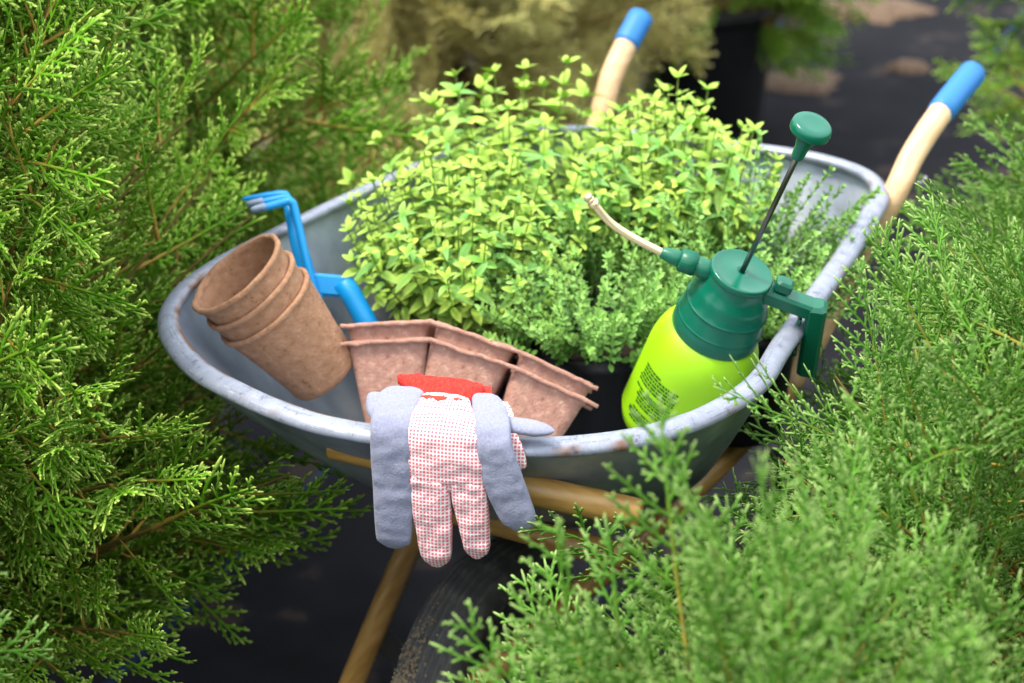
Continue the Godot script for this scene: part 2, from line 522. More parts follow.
func nursery_pot(t: Node3D, pr: float, ph: float) -> void:
	var st := mb()
	lathe(st, [[0.0, 0.003], [pr * 0.76, 0.003], [pr * 0.78, 0.008], [pr * 0.96, ph - 0.018], [pr * 1.02, ph - 0.016], [pr * 1.03, ph], [pr * 0.98, ph + 0.001], [pr * 0.95, ph - 0.02], [pr * 0.93, ph - 0.03]], Vector3.ZERO, Basis(), 36)
	put("pot", done(st), M.pot, t)
	st = mb()
	lathe(st, [[pr * 0.94, ph - 0.022], [pr * 0.6, ph - 0.012], [pr * 0.25, ph - 0.008], [0.0, ph - 0.006]], Vector3.ZERO, Basis(), 28, 0.002)
	put("soil", done(st), M.soil, t)

func golden_plant(label: String, at: Vector3, o: Dictionary, leaves: Array) -> void:
	var t := thing("golden_leaf_plant", label, "plant", at, "potted plants in the wheelbarrow")
	var r := RandomNumberGenerator.new(); r.seed = o.seed
	var ph := 0.15
	nursery_pot(t, 0.068, ph)
	var st := mb()
	var list := []
	for i in int(o.stems):
		var phi := i * 2.39996
		var f := sqrt((i + 0.5) / o.stems)
		var out := Vector3(cos(phi), 0, sin(phi))
		var h: float = o.h * r.randf_range(0.75, 1.1) * (1.0 - 0.42 * f * f)
		if i in o.get("tall", []): h *= 1.35
		var a := out * 0.045 * f + Vector3(0, ph - 0.012, 0)
		var b: Vector3 = out * o.r * f * r.randf_range(0.85, 1.1) + Vector3(0, ph + h, 0)
		var m := a.lerp(b, 0.5) + out * 0.02 * f + Vector3(0, -0.01, 0)
		var pts := []; var rr := []
		for k in 7:
			var q := k / 6.0
			pts.append(a * (1 - q) * (1 - q) + m * 2.0 * q * (1 - q) + b * q * q)
			rr.append(lerpf(0.0016, 0.0008, q))
		tube(st, pts, rr, 5, false)
		var nodes := int(o.nodes)
		for k in nodes:
			var q := lerpf(0.2, 1.0, float(k) / (nodes - 1))
			var p := a * (1 - q) * (1 - q) + m * 2.0 * q * (1 - q) + b * q * q
			var d := ((m - a) * (1 - q) + (b - m) * q).normalized()
			var cnt := 4 if k == nodes - 1 else (3 if k > nodes - 4 else 2)
			var x := d.cross(Vector3(0.3, 0.1, 1)).normalized().rotated(d, k * 1.9 + r.randf() * 0.8)
			for c in cnt:
				var lx := x.rotated(d, TAU * c / cnt + r.randf_range(-0.35, 0.35))
				var el := deg_to_rad(lerpf(-8, 36, pow(q, 3.0)) + r.randf_range(-18, 18))
				var ld := (lx * cos(el) + d * sin(el)).normalized()
				var up := (d - ld * d.dot(ld)).normalized()
				var sc: float = o.scale * (1.0 - 0.5 * pow(q, 3.0)) * r.randf_range(0.55, 1.2)
				var bs := Basis(ld.cross(up), ld, up).rotated(ld, r.randf_range(-0.5, 0.5))
				list.append([Transform3D(bs.scaled(Vector3.ONE * sc), p), r.randi() % leaves.size()])
	put("stems", done(st), M.stem, t).set_meta("kind", "stuff")
	scatter(t, list, leaves, "leaf", 300, M.leaf, at)

func scatter(t: Node3D, list: Array, meshes: Array, called: String, most: int, m: Material, at: Vector3) -> void:
	list.sort_custom(func(a, b): return score(at + a[0].origin) < score(at + b[0].origin))
	var parts := mini(most, list.size())
	for i in parts: put(called, meshes[list[i][1]], m, t).transform = list[i][0]
	if list.size() > parts:
		var mm := MultiMesh.new()
		mm.transform_format = MultiMesh.TRANSFORM_3D
		mm.mesh = meshes[0]
		mm.instance_count = list.size() - parts
		for i in list.size() - parts: mm.set_instance_transform(i, list[parts + i][0])
		var mi := MultiMeshInstance3D.new()
		mi.name = "foliage"; mi.multimesh = mm; mi.material_override = m
		t.add_child(mi)
		mi.set_meta("kind", "stuff")

# a small-leaved herb sprig along +Y
func sprig(seed_: int, len_: float) -> ArrayMesh:
	var r := RandomNumberGenerator.new(); r.seed = seed_
	var st := mb()
	var bow := r.randf_range(-1.5, 1.5)
	var at := func(y: float) -> Vector3: return Vector3(bow * y * y, y, 0.8 * y * y)
	var sc := Color(0.16, 0.24, 0.06)
	for i in 6: twig(st, at.call(len_ * i / 6.0), at.call(len_ * (i + 1.1) / 6.0), Vector3(0, 0, 1), 0.0009, sc, sc, 1)
	var y := len_ * 0.12
	var k := 0
	while y < len_:
		var p: Vector3 = at.call(y)
		var f := y / len_
		for c in (2 if f < 0.9 else 5):
			var phi := k * 1.57 + c * (PI if f < 0.9 else 1.26) + r.randf_range(-0.4, 0.4)
			var el := deg_to_rad(lerpf(22, 58, f) + r.randf_range(-14, 14))
			var o := Vector3(cos(phi), 0, sin(phi))
			var d := o * cos(el) + Vector3(0, sin(el), 0)
			var up := (Vector3(0, 1, 0) - d * d.y).normalized()
			var side := d.cross(up)
			var l := r.randf_range(0.009, 0.0135) * (1.0 - 0.25 * f)
			var w := l * 0.21
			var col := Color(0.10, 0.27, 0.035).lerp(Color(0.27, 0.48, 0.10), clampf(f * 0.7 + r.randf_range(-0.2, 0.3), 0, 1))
			var q := [p, p + d * l * 0.45 + side * w + up * 0.0008, p + d * l * 0.5, p + d * l * 0.45 - side * w + up * 0.0008, p + d * l - up * 0.0012, p + d * l * 0.8 + side * w * 0.85, p + d * l * 0.8 - side * w * 0.85]
			st.set_color(col)
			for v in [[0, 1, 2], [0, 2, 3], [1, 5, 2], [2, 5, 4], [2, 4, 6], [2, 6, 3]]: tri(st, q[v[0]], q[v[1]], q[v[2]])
		k += 1
		y += r.randf_range(0.0045, 0.0075)
	return done(st)

func herb_plant(label: String, at: Vector3, o: Dictionary, sprigs: Array) -> void:
	var t := thing("green_herb_plant", label, "plant", at, "potted plants in the wheelbarrow")
	var r := RandomNumberGenerator.new(); r.seed = o.seed
	var ph := 0.15
	nursery_pot(t, 0.068, ph)
	var list := []
	for i in int(o.count):
		var phi := i * 2.39996 + r.randf_range(-0.2, 0.2)
		var f := sqrt((i + 0.5) / o.count)
		var out := Vector3(cos(phi), 0, sin(phi))
		var lift := r.randf_range(0.0, 1.0)
		var base: Vector3 = out * (0.02 + o.r * f * r.randf_range(0.35, 0.75)) + Vector3(0, ph - 0.01 + o.h * lift * (1.0 - 0.55 * f), 0)
		var d: Vector3 = (out * (0.25 + f * r.randf_range(0.5, 1.1)) + Vector3(0, 1.0, 0) + Vector3(r.randf_range(-0.3, 0.3), 0, r.randf_range(-0.3, 0.3)) + o.get("lean", Vector3.ZERO)).normalized()
		var bs := frame(d, Vector3(1, 0, 0).rotated(Vector3.UP, r.randf() * TAU))
		list.append([Transform3D(bs.scaled(Vector3.ONE * r.randf_range(0.75, 1.2)), base), r.randi() % sprigs.size()])
	for e in o.get("extra", []):
		list.append([Transform3D(frame(e[1], Vector3(0, 0, 1)).scaled(Vector3.ONE * e[2]), e[0]), 0])
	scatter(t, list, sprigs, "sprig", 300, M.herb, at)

# ---------------------------------------------------------------- wheelbarrow
func rim_curve(n: int) -> Array:
	var c := [[-0.246, 0.078], [-0.172, 0.024], [-0.105, 0.001], [-0.035, -0.012], [0.030, -0.013], [0.13, 0.010], [0.218, 0.052], [0.267, 0.089], [0.304, 0.134], [0.333, 0.2], [0.344, 0.285], [0.328, 0.385], [0.301, 0.575], [0.277, 0.725], [0.257, 0.81], [0.222, 0.856], [0.17, 0.876], [0.117, 0.878], [0.051, 0.868], [-0.07, 0.842], [-0.18, 0.8], [-0.245, 0.71], [-0.284, 0.502], [-0.3, 0.35], [-0.306, 0.226], [-0.288, 0.142]]
	var m := c.size()
	var out := []
	for i in m:
		var p := []
		for k in [-1, 0, 1, 2]:
			var e: Array = c[posmod(i + k, m)]
			p.append(Vector3(e[0], 0, -e[1]))
		for k in n:
			out.append(Vector3(p[1]).cubic_interpolate(p[2], p[0], p[3], float(k) / n))
	return out

func make_barrow() -> void:
	var t := thing("wheelbarrow", "galvanised wheelbarrow with wooden shafts, blue grips and a black tyre", "wheelbarrow", OB)
	t.rotation.y = -YAW
	var rim := rim_curve(12)
	var n := rim.size()
	var cen := Vector3(0.02, 0, -0.56)
	var prof := [[1.0, RIM], [0.985, 0.648], [0.95, 0.625], [0.9, 0.595], [0.8, 0.54], [0.7, 0.49], [0.6, 0.45], [0.52, 0.424], [0.46, 0.410], [0.40, 0.404], [0.2, 0.402], [0.0, 0.402]]
	var rows := []; var outer := []
	for p in prof:
		var a := PackedVector3Array(); var b := PackedVector3Array()
		for i in n:
			var q: Vector3 = cen + (rim[i] - cen) * p[0]
			q.y = p[1]
			q.y += 0.0018 * noise.get_noise_3dv(q * 40.0)
			a.append(q)
			b.append(cen + (q - cen) * Vector3(1.006, 1, 1.006) - Vector3(0, 0.003, 0))
		rows.append(a); outer.append(b)
	var st := mb(); skin(st, rows)
	var tray := put("tray", done(st), M.zinc, t)
	st = mb(); skin(st, outer)
	put("tray_outside", done(st), M.zinc, tray)
	# rolled lip with rust along its inner seam and one chipped stretch
	st = mb()
	var lip := []; var cols := []; var luv := []
	var run := 0.0
	var sec := 16
	for i in n + 1:
		var a := PackedVector3Array(); var cc := []; var uu := []
		var c: Vector3 = rim[i % n]
		if i > 0: run += c.distance_to(rim[i - 1])
		var d: Vector3 = (rim[(i + 1) % n] - rim[(i - 1 + n) % n]).normalized()
		var o := d.cross(Vector3.UP).normalized()
		if o.dot(c - cen) < 0: o = -o
		for j in sec + 1:
			uu.append(Vector2(run / 0.9, float(j) / sec))
			var ang := TAU * j / sec
			var x := cos(ang) * 0.0118; var y := sin(ang) * 0.0075
			var dent := 0.0012 * noise.get_noise_3dv(c * 60.0)
			var q := c + o * (x - 0.004 + dent) + Vector3(0, RIM - 0.002 + y - x * 0.22, 0)
			a.append(q)
			var k := 0.0
			var inner := cos(ang)
			var nz := noise.get_noise_3dv(q * 260.0) + 0.6 * noise.get_noise_3dv(q * 900.0)
			if inner < -0.55 and sin(ang) > -0.3 and c.z > -0.34 and c.x < 0.06: k = clampf(0.75 + nz * 1.6 - (c.x + 0.32) * 0.4, 0, 1)
			elif inner < -0.5 and sin(ang) > -0.3: k = clampf(nz * 2.2 - 0.55, 0, 1) * 0.7
			var pd := Vector2(c.x - 0.262, c.z + 0.085).length()
			if inner > 0.3 and sin(ang) < 0.75: k = maxf(k, clampf((0.045 - pd) * 50.0, 0, 1) * clampf(0.65 + nz * 1.8, 0, 1))
			if inner > 0.5: k = maxf(k, clampf(nz * 2.4 - 0.95, 0, 1) * 0.6)
			cc.append(Color(1, 1, 1).lerp(Color(0.62, 0.27, 0.09), k))
		lip.append(a); cols.append(cc); luv.append(uu)
	skin(st, lip, false, luv, cols)
	put("rim", done(st), M.rim, tray)
	# shafts: along the wheel, under the tray, up to the grips
	for s in [0, 1]:
		var low: Array = [L(-0.052, 0.215, 0.08), L(-0.077, 0.236, 0.16), L(-0.113, 0.268, 0.29), L(-0.138, 0.292, 0.39), L(-0.185, 0.34, 0.62), L(-0.212, 0.42, 0.82), L(-0.207, 0.53, 0.905)]
		var top: Array = [L(-0.2, 0.632, 0.951), L(-0.2, 0.672, 0.976), L(-0.2, 0.703, 1.013), L(-0.2, 0.726, 1.048)]
		if s == 1:
			low = [L(0.075, 0.265, 0.10), L(0.092, 0.29, 0.2), L(0.122, 0.325, 0.32), L(0.142, 0.345, 0.4), L(0.165, 0.378, 0.6), L(0.188, 0.425, 0.72), L(0.217, 0.53, 0.80)]
			top = [L(0.262, 0.648, 0.826), L(0.262, 0.684, 0.885), L(0.262, 0.710, 0.966), L(0.262, 0.728, 1.064)]
		var pts := smooth_path(low + top, 6)
		var nlow := (low.size() - 2) * 6
		var rr := []
		for i in pts.size(): rr.append(0.0147 + 0.0005 * smoothstep(0.5, 1.0, float(i) / pts.size()))
		st = mb(); tube(st, pts.slice(0, nlow + 1), rr.slice(0, nlow + 1), 14)
		var sh := put("shaft", done(st), M.varnish, t)
		st = mb(); tube(st, pts.slice(nlow), rr.slice(nlow), 14)
		var hd := put("handle", done(st), M.wood, t)
		var gp := pts.slice(pts.size() - 7)
		var gr := []
		for i in gp.size(): gr.append(0.0172)
		var last: Vector3 = gp[-1]
		gp[-1] = last + (last - Vector3(gp[-2])).normalized() * 0.012
		st = mb(); tube(st, gp, gr, 18)
		put("grip", done(st), M.grip, hd)
		if s == 1:
			st = mb()
			tube(st, [L(0.262, 0.655, 0.86), L(0.287, 0.66, 0.862)], [0.003, 0.003], 8)
			box(st, L(0.288, 0.66, 0.862), Basis().rotated(Vector3.UP, 0.3), Vector3(0.005, 0.018, 0.010), 0.001)
			put("wing_nut", done(st), M.bolt, hd)
		else:
			sh.set_meta("label", "left wooden shaft beside the tyre")
	# cross beams under the nose
	st = mb(); tube(st, [L(-0.006, 0.613, 0.03), L(0.137, 0.597, 0.068), L(0.30, 0.579, 0.115)], [0.0155, 0.0155, 0.0155], 14)
	put("cross_beam", done(st), M.beam, t)
	st = mb(); tube(st, [L(-0.02, 0.46, 0.20), L(0.24, 0.468, 0.20)], [0.014, 0.014], 12)
	put("cross_beam", done(st), M.beam, t)
	for q in [[L(-0.195, 0.335, 0.66), L(-0.22, 0.0, 0.74)], [L(0.215, 0.375, 0.64), L(0.24, 0.0, 0.72)]]:
		st = mb(); tube(st, [q[0], q[1]], [0.015, 0.014], 12)
		put("leg", done(st), M.iron, t)
	# wheel
	var wc := L(0.03, 0.187, 0.268)
	var wheel := Node3D.new(); wheel.name = "wheel"; t.add_child(wheel); wheel.position = wc
	var R := 0.186
	var b := Basis(Vector3(0, 1, 0), Vector3(-1, 0, 0), Vector3(0, 0, 1))
	var pr := []
	pr.append([R - 0.062, -0.026])
	for k in 9:
		var a := PI * k / 8.0
		pr.append([R - 0.034 + 0.028 * sin(a) - (0.028 if k == 0 or k == 8 else 0.0) * 0.0, -0.036 * cos(a)])
	# tread ribs along the crown
	var crown := []
	for k in range(0, 29):
		var z := -0.031 + 0.062 * k / 28.0
		var rr2 := R - 0.034 + 0.034 * sqrt(maxf(0.0, 1.0 - pow(z / 0.039, 2.0)))
		if k % 4 == 3: rr2 -= 0.008
		crown.append([rr2, z])
	pr = [[R - 0.066, -0.022], [R - 0.055, -0.034], [R - 0.034, -0.0385]] + crown + [[R - 0.034, 0.0385], [R - 0.055, 0.034], [R - 0.066, 0.022], [R - 0.066, -0.022]]
	st = mb(); lathe(st, pr, Vector3.ZERO, b, 72)
	put("tyre", done(st), M.rubber, wheel)
	st = mb(); lathe(st, [[R - 0.067, -0.024], [R - 0.075, -0.018], [0.05, -0.008], [0.022, -0.03], [0.006, -0.03], [0.006, 0.03], [0.022, 0.03], [0.05, 0.008], [R - 0.075, 0.018], [R - 0.067, 0.024]], Vector3.ZERO, b, 40)
	put("wheel_rim", done(st), M.steel, wheel)
	# dried mud stuck on the tread
	st = mb()
	var rg := RandomNumberGenerator.new(); rg.seed = 4
	for i in 420:
		var a := rg.randfn(0.62, 0.2); var z := clampf(rg.randfn(-0.014, 0.009), -0.036, 0.03)
		var rad := R - 0.034 + 0.034 * sqrt(maxf(0.0, 1.0 - pow(z / 0.039, 2.0))) + 0.0005
		var c := Vector3(z, sin(a) * rad, cos(a) * rad)
		var s := rg.randf_range(0.0005, 0.0024)
		var nn := Vector3(z * 6.0, sin(a), cos(a)).normalized()
		var x := nn.cross(Vector3(1, 0.2, 0)).normalized()
		var rw := []
		for h in [[1.0, -0.0006], [0.7, 0.0003], [0.0, 0.0005]]:
			var row := PackedVector3Array()
			for j in 7: row.append(c + nn * h[1] + (x * cos(TAU * j / 7.0) + nn.cross(x) * sin(TAU * j / 7.0)) * s * h[0] * (0.7 + 0.6 * absf(noise.get_noise_2d(j * 90.0, i * 37.0))))
			rw.append(row)
		skin(st, rw)
	var mud := put("dried_mud", done(st), M.dirt, wheel)
	mud.set_meta("kind", "stuff")
	st = mb(); tube(st, [L(-0.075, 0.187, 0.268), L(0.115, 0.187, 0.268)], [0.007, 0.007], 10)
	put("axle", done(st), M.steel, t)
	for q in [[L(-0.094, 0.258, 0.225), L(-0.066, 0.18, 0.268)], [L(0.098, 0.3, 0.22), L(0.1, 0.18, 0.268)]]:
		st = mb(); box(st, (q[0] + q[1]) * 0.5, frame(q[1] - q[0], Vector3(0, 0, 1)), Vector3(0.03, (q[1] - q[0]).length(), 0.004))
		put("axle_bracket", done(st), M.steel, t)

# ---------------------------------------------------------------- loads
func make_round_pots() -> void:
	var ax := Vector3(-0.58, 0.81, 0.09).normalized()
	var b := frame(ax, Vector3(1, 0.4, 0.3))
	var bottom := P(-0.152, 0.561, 0.236)
	var labels := ["outermost round peat pot of the tilted stack, holding the others", "middle round peat pot nested in the tilted stack", "innermost round peat pot of the tilted stack, its open mouth showing"]
	for k in 3:
		var o := bottom + ax * (k * 0.0250)
		var t := thing("round_peat_pot", labels[k], "plant pot", o, "round peat pots stacked in the tray")
		t.basis = b.rotated(ax, k * 1.1)
		var h := 0.112; var r0 := 0.0405; var r1 := 0.0560; var w := 0.0028
		var prof := [[0.0, 0.001], [r0 - 0.006, 0.0], [r0 - 0.001, 0.003], [r0 + 0.0012, 0.008]]
		for i in range(1, 13):
			var f := i / 12.0
			prof.append([lerpf(r0, r1, f), lerpf(0.008, h - 0.006, f)])
		prof += [[r1 + 0.0022, h - 0.005], [r1 + 0.003, h - 0.001], [r1 + 0.001, h + 0.0012], [r1 - w, h]]
		for i in range(12, 0, -1):
			var f := i / 12.0
			prof.append([lerpf(r0, r1, f) - w, lerpf(0.008, h - 0.006, f)])
		prof += [[r0 - w - 0.002, 0.006], [0.0, 0.005]]
		noise.seed = 70 + k
		var st := mb(); lathe(st, prof, Vector3.ZERO, Basis(), 96, 0.0011)
		put("pot_wall", done(st), M.peat, t)
	noise.seed = 2

# a square cup, rounded corners, thick wall; local axes, rim centre at origin, +Y out of the mouth
func square_cup(st: SurfaceTool, wtop: float, wbot: float, h: float, sd: float) -> void:
	var prof := [[0.0, -h], [wbot * 0.5 - 0.004, -h], [wbot * 0.5, -h + 0.004]]
	for i in range(1, 8): prof.append([lerpf(wbot, wtop, i / 8.0) * 0.5, lerpf(-h + 0.004, -0.006, i / 8.0)])
	prof += [[wtop * 0.5 - 0.0005, -0.006], [wtop * 0.5 + 0.0015, -0.0045], [wtop * 0.5 + 0.002, -0.001], [wtop * 0.5, 0.001], [wtop * 0.5 - 0.003, 0.0]]
	for i in range(8, 0, -1): prof.append([lerpf(wbot, wtop, i / 8.0) * 0.5 - 0.0035, lerpf(-h + 0.004, -0.006, i / 8.0)])
	prof.append([0.0, -h + 0.004])
	var rows := []
	for p in prof:
		var r := PackedVector3Array()
		for i in 56:
			var a := TAU * (i + 0.5) / 56
			var e := 9.0
			var k := pow(pow(absf(cos(a)), e) + pow(absf(sin(a)), e), -1.0 / e)
			var q := Vector3(cos(a) * k * p[0], p[1], sin(a) * k * p[0])
			var w := noise.get_noise_3dv(q * 700.0 + Vector3(sd, 0, 0)) * 0.0014 + noise.get_noise_3dv(q * 200.0 + Vector3(0, sd, 0)) * 0.0011
			if p[0] > 0.01: q += Vector3(q.x, 0, q.z).normalized() * w + Vector3(0, w * 1.1, 0)
			r.append(q)
		rows.append(r)
	skin(st, rows)

func make_square_pots() -> void:
	# front rim corners of the inner strip, left to right
	var R := [P(-0.134, 0.628, 0.237), P(-0.046, 0.637, 0.281), P(0.046, 0.613, 0.309), P(0.13, 0.576, 0.338)]
	var labels := ["outer strip of three joined square peat pots, its rim just below the other", "inner strip of three joined square peat pots nested in the other strip"]
	for k in 2:
		var t := thing("square_peat_pot_strip", labels[k], "plant pot", P(0.0, 0.49, 0.3), "square peat pot strips in the tray")
		for i in 3:
			var x: Vector3 = R[i + 1] - R[i]
			var w := x.length() * 0.985
			var y := Vector3(0.0, 0.875, -0.484)
			y = (y - x.normalized() * y.dot(x.normalized())).normalized()
			var bs := frame(y, x)
			var o: Vector3 = (R[i] + R[i + 1]) * 0.5 - bs.z * (w * 0.5)
			o -= bs.y * (0.0195 if k == 0 else 0.0)
			noise.seed = 80 + i + k * 5
			var st := mb(); square_cup(st, w * 0.90, w * 0.56, 0.118, i * 13.0 + k * 40.0)
			var c := put("cell", done(st), M.peat_pink, t)
			c.transform = t.transform.affine_inverse() * Transform3D(bs, o)
		# the flange that ties the cells together along their front and back rims
		for side in [0.5, -0.5]:
			var st := mb()
			var line := []; var rr := []
			for i in 4:
				var x: Vector3 = R[mini(i + 1, 3)] - R[mini(i, 2)]
				var bs := frame(Vector3(0.0, 0.875, -0.484), x)
				var w := 0.108
				line.append(R[i] - t.position - bs.y * (0.0195 if k == 0 else 0.0) - bs.z * (w * 0.5) + bs.z * w * side - bs.y * 0.002)
			var pts := []
			for i in 3:
				for q in 10:
					var p: Vector3 = Vector3(line[i]).lerp(line[i + 1], q / 10.0)
					pts.append(p + Vector3(noise.get_noise_1d(q * 60.0 + i * 700.0), noise.get_noise_1d(q * 50.0 + 300.0 + i * 900.0), 0) * 0.0028)
			pts.append(line[3])
			for q in pts.size(): rr.append(0.0026 + 0.0007 * noise.get_noise_1d(q * 80.0))
			tube(st, pts, rr, 8)
			put("flange", done(st), M.peat_pink, t)
	noise.seed = 2

func make_cultivator() -> void:
	var t := thing("hand_cultivator", "bright blue three-tined hand cultivator standing in a square peat pot", "garden tool", P(-0.142, 0.56, 0.37))
	var o := t.position
	var rx := Vector3(1, 0, 0); var up := Vector3(0, 0.899, -0.438); var bk := Vector3(0, 0.438, 0.899)
	# in-plane sketch around the socket, metres: x to the right, y up, z towards the glove
	var at := func(x: float, y: float, z: float) -> Vector3: return rx * x + up * y + bk * z
	var o0: Vector3 = at.call(-0.100, 0.057, 0.02)
	for k in 3:
		var dz := (k - 1) * 0.0135
		var ctrl := [o0 + at.call(-0.082 + k * 0.007, 0.096 - k * 0.008, dz * 1.6), o0 + at.call(-0.055 + k * 0.004, 0.099 - k * 0.0065, dz * 1.3), o0 + at.call(-0.036 + k * 0.003, 0.101 - k * 0.005, dz), o0 + at.call(-0.030 + k * 0.003, 0.097 - k * 0.003, dz), o0 + at.call(-0.026 + k * 0.0035, 0.082, dz * 0.9), o0 + at.call(-0.012 + k * 0.0035, 0.02, dz * 0.8), o0 + at.call(-0.0025 + k * 0.0035, -0.014, dz * 0.6)]
		var pts := smooth_path(ctrl, 5)
		var rr := []
		for i in pts.size(): rr.append(0.0046 * clampf(0.45 + i / 9.0, 0.45, 1.0))
		var st := mb(); tube(st, pts, rr, 10)
		var ti := put("tine", done(st), M.blue, t)
		if k > 0:
			st = mb()
			var wp := []
			for i in 5: wp.append(Vector3(pts[i]) + up * 0.0012 + bk * 0.0012)
			tube(st, wp, [0.0026, 0.0034, 0.0040, 0.0042, 0.0044], 8)
			put("worn_tip", done(st), M.worn, ti)
	# flat back plate joining the tines
	var st := mb()
	var rows := []
	for q in [[-0.031, 0.09, 0.008], [-0.022, 0.05, 0.0105], [-0.011, 0.01, 0.0115], [-0.0005, -0.016, 0.0115], [0.003, -0.022, 0.007]]:
		rows.append(ring(o0 + at.call(q[0] + 0.004, q[1], -0.001), (rx * 0.9 + up * 0.3).normalized(), bk, q[2] * 0.85, q[2] * 0.55, 14))
	rows.push_front(spot(o0 + at.call(-0.027, 0.091, 0), 14)); rows.append(spot(o0 + at.call(0.004, -0.026, 0), 14))
	skin(st, rows)
	put("tine_plate", done(st), M.blue, t)
	st = mb()
	var nb := frame(at.call(1.0, -0.09, 0.0), bk)
	box(st, o0 + at.call(0.021, -0.003, -0.002), nb, Vector3(0.012, 0.046, 0.025), 0.003)
	put("neck", done(st), M.blue, t)
	st = mb()
	tube(st, [o0 + at.call(0.034, 0.002, 0.0), o0 + at.call(0.045, -0.016, 0.0), o0 + at.call(0.057, -0.038, 0.0), o0 + at.call(0.085, -0.085, 0.0)], [0.0125, 0.0125, 0.0125, 0.0115], 14)
	put("handle", done(st), M.blue, t)

func make_sprayer() -> void:
	var ax := Vector3(0.285, 0.917, 0.278).normalized()
	var e := Vector3(0.943, -0.324, 0.077)
	var b := frame(ax, e)
	var o := P(0.181, 0.512, 0.409)
	var t := thing("pressure_sprayer", "lime green pressure sprayer with dark green pump head leaning on the rim", "sprayer", o)
	t.basis = b
	var k := 0.965
	var R := 0.0625 * k
	var prof := [[0.0, 0.0], [R * 0.78, 0.0], [R * 0.93, 0.005], [R, 0.018], [R, 0.105]]
	for i in range(1, 11):
		var a := PI * 0.5 * i / 10.0
		prof.append([0.036 + (R - 0.036) * cos(a), 0.105 + 0.047 * sin(a)])
	prof.append([0.036, 0.165])
	var st := mb(); lathe(st, prof, Vector3.ZERO, Basis(), 64)
	var bottle := put("bottle", done(st), M.lime, t)
	# print on the bottle: lines of small type, broken into words
	st = mb()
	var rg := RandomNumberGenerator.new(); rg.seed = 12
	for ln in 17:
		var y := 0.098 - ln * 0.0044
		if ln in [6, 12]: continue
		var a := deg_to_rad(104.0)
		var end := deg_to_rad(154.0 if ln < 8 else 147.0)
		var hh := 0.0027 if ln != 14 else 0.006
		if ln == 0: a = deg_to_rad(128.0)
		while a < end:
			var wl := rg.randf_range(0.03, 0.13)
			var rows := []
			for s in 5:
				var aa := a + wl * s / 4.0
				var rr := R + 0.0004
				rows.append(PackedVector3Array([Vector3(cos(aa) * rr, y, sin(aa) * rr), Vector3(cos(aa) * rr, y - hh, sin(aa) * rr)]))
			skin(st, rows, false)
			a += wl + 0.018
	put("print", done(st), M.print, bottle)
	# collar: stepped cone with ridges
	st = mb()
	lathe(st, [[0.043, 0.146], [0.0465, 0.146], [0.048, 0.149], [0.0475, 0.162], [0.0462, 0.168], [0.0452, 0.170], [0.0447, 0.182], [0.0432, 0.188], [0.0415, 0.190], [0.041, 0.199], [0.0385, 0.206], [0.0345, 0.212], [0.033, 0.220], [0.033, 0.228]], Vector3.ZERO, Basis(), 56)
	put("collar", done(st), M.green, t)
	for rb in [[0.0468, 0.166], [0.0440, 0.186]]:
		st = mb()
		lathe(st, [[rb[0] - 0.001, rb[1] - 0.0012], [rb[0] + 0.0012, rb[1]], [rb[0] - 0.001, rb[1] + 0.0012]], Vector3.ZERO, Basis(), 56)
		put("ridge", done(st), M.green, t)
	st = mb()
	lathe(st, [[0.030, 0.224], [0.0325, 0.225], [0.034, 0.227], [0.034, 0.232], [0.0325, 0.2345], [0.031, 0.2335], [0.020, 0.2325], [0.008, 0.2335], [0.006, 0.2345], [0.0045, 0.2325], [0.0, 0.2325]], Vector3.ZERO, Basis(), 56)
	put("cap", done(st), M.green, t)
	st = mb(); tube(st, [Vector3(0, 0.228, 0), Vector3(0, 0.402, 0)], [0.0030, 0.0030], 12)
	var rod := put("pump_rod", done(st), M.rod, t)
	st = mb()
	lathe(st, [[0.0, 0.3900], [0.0062, 0.3900], [0.0066, 0.3920], [0.0072, 0.4030], [0.0105, 0.4190], [0.0105, 0.4210], [0.0172, 0.4215], [0.0205, 0.4230], [0.0212, 0.4270], [0.0205, 0.4325], [0.0175, 0.4352], [0.011, 0.4345], [0.0, 0.4342]], Vector3.ZERO, Basis(), 40)
	put("pump_knob", done(st), M.green, rod)
	# handle: bar out from the head, grip hanging over the rim, trigger on top
	var hs := mb()
	var bar := [Vector3(0.026, 0.2235, 0), Vector3(0.055, 0.221, 0), Vector3(0.088, 0.2165, 0)]
	box(hs, Vector3(0.058, 0.2165, 0), frame(Vector3(1, -0.03, 0), Vector3(0, 0, 1)), Vector3(0.023, 0.074, 0.018), 0.003)
	put("handle_bar", done(hs), M.green2, t)
	hs = mb()
	var gd := Vector3(0.25, -1, 0).normalized()
	box(hs, Vector3(0.0875, 0.222, 0) + gd * 0.044, frame(gd, Vector3(0, 0, 1)), Vector3(0.025, 0.096, 0.021), 0.004)
	var grip := put("grip", done(hs), M.green2, t)
	hs = mb()
	for i in 4: box(hs, Vector3(0.0765, 0.200, 0) + gd * (0.014 * i), frame(gd, Vector3(0, 0, 1)), Vector3(0.0235, 0.008, 0.005), 0.0018)
	put("finger_ridge", done(hs), M.green2, grip)
	hs = mb(); box(hs, Vector3(0.046, 0.2335, 0), frame(Vector3(0.03, 1, 0), Vector3(1, 0, 0)), Vector3(0.018, 0.014, 0.0165), 0.0025)
	put("trigger", done(hs), M.green2, t)
	# outlet: sleeve, knurled nut, brass lance
	var d := Vector3(-1, 0.02, 0)
	var y0 := 0.2215
	hs = mb()
	tube(hs, [Vector3(-0.025, y0 - 0.003, 0), Vector3(-0.05, y0, 0)], [0.0115, 0.0105], 18)
	put("outlet", done(hs), M.green2, t)
	hs = mb()
	var rows := []
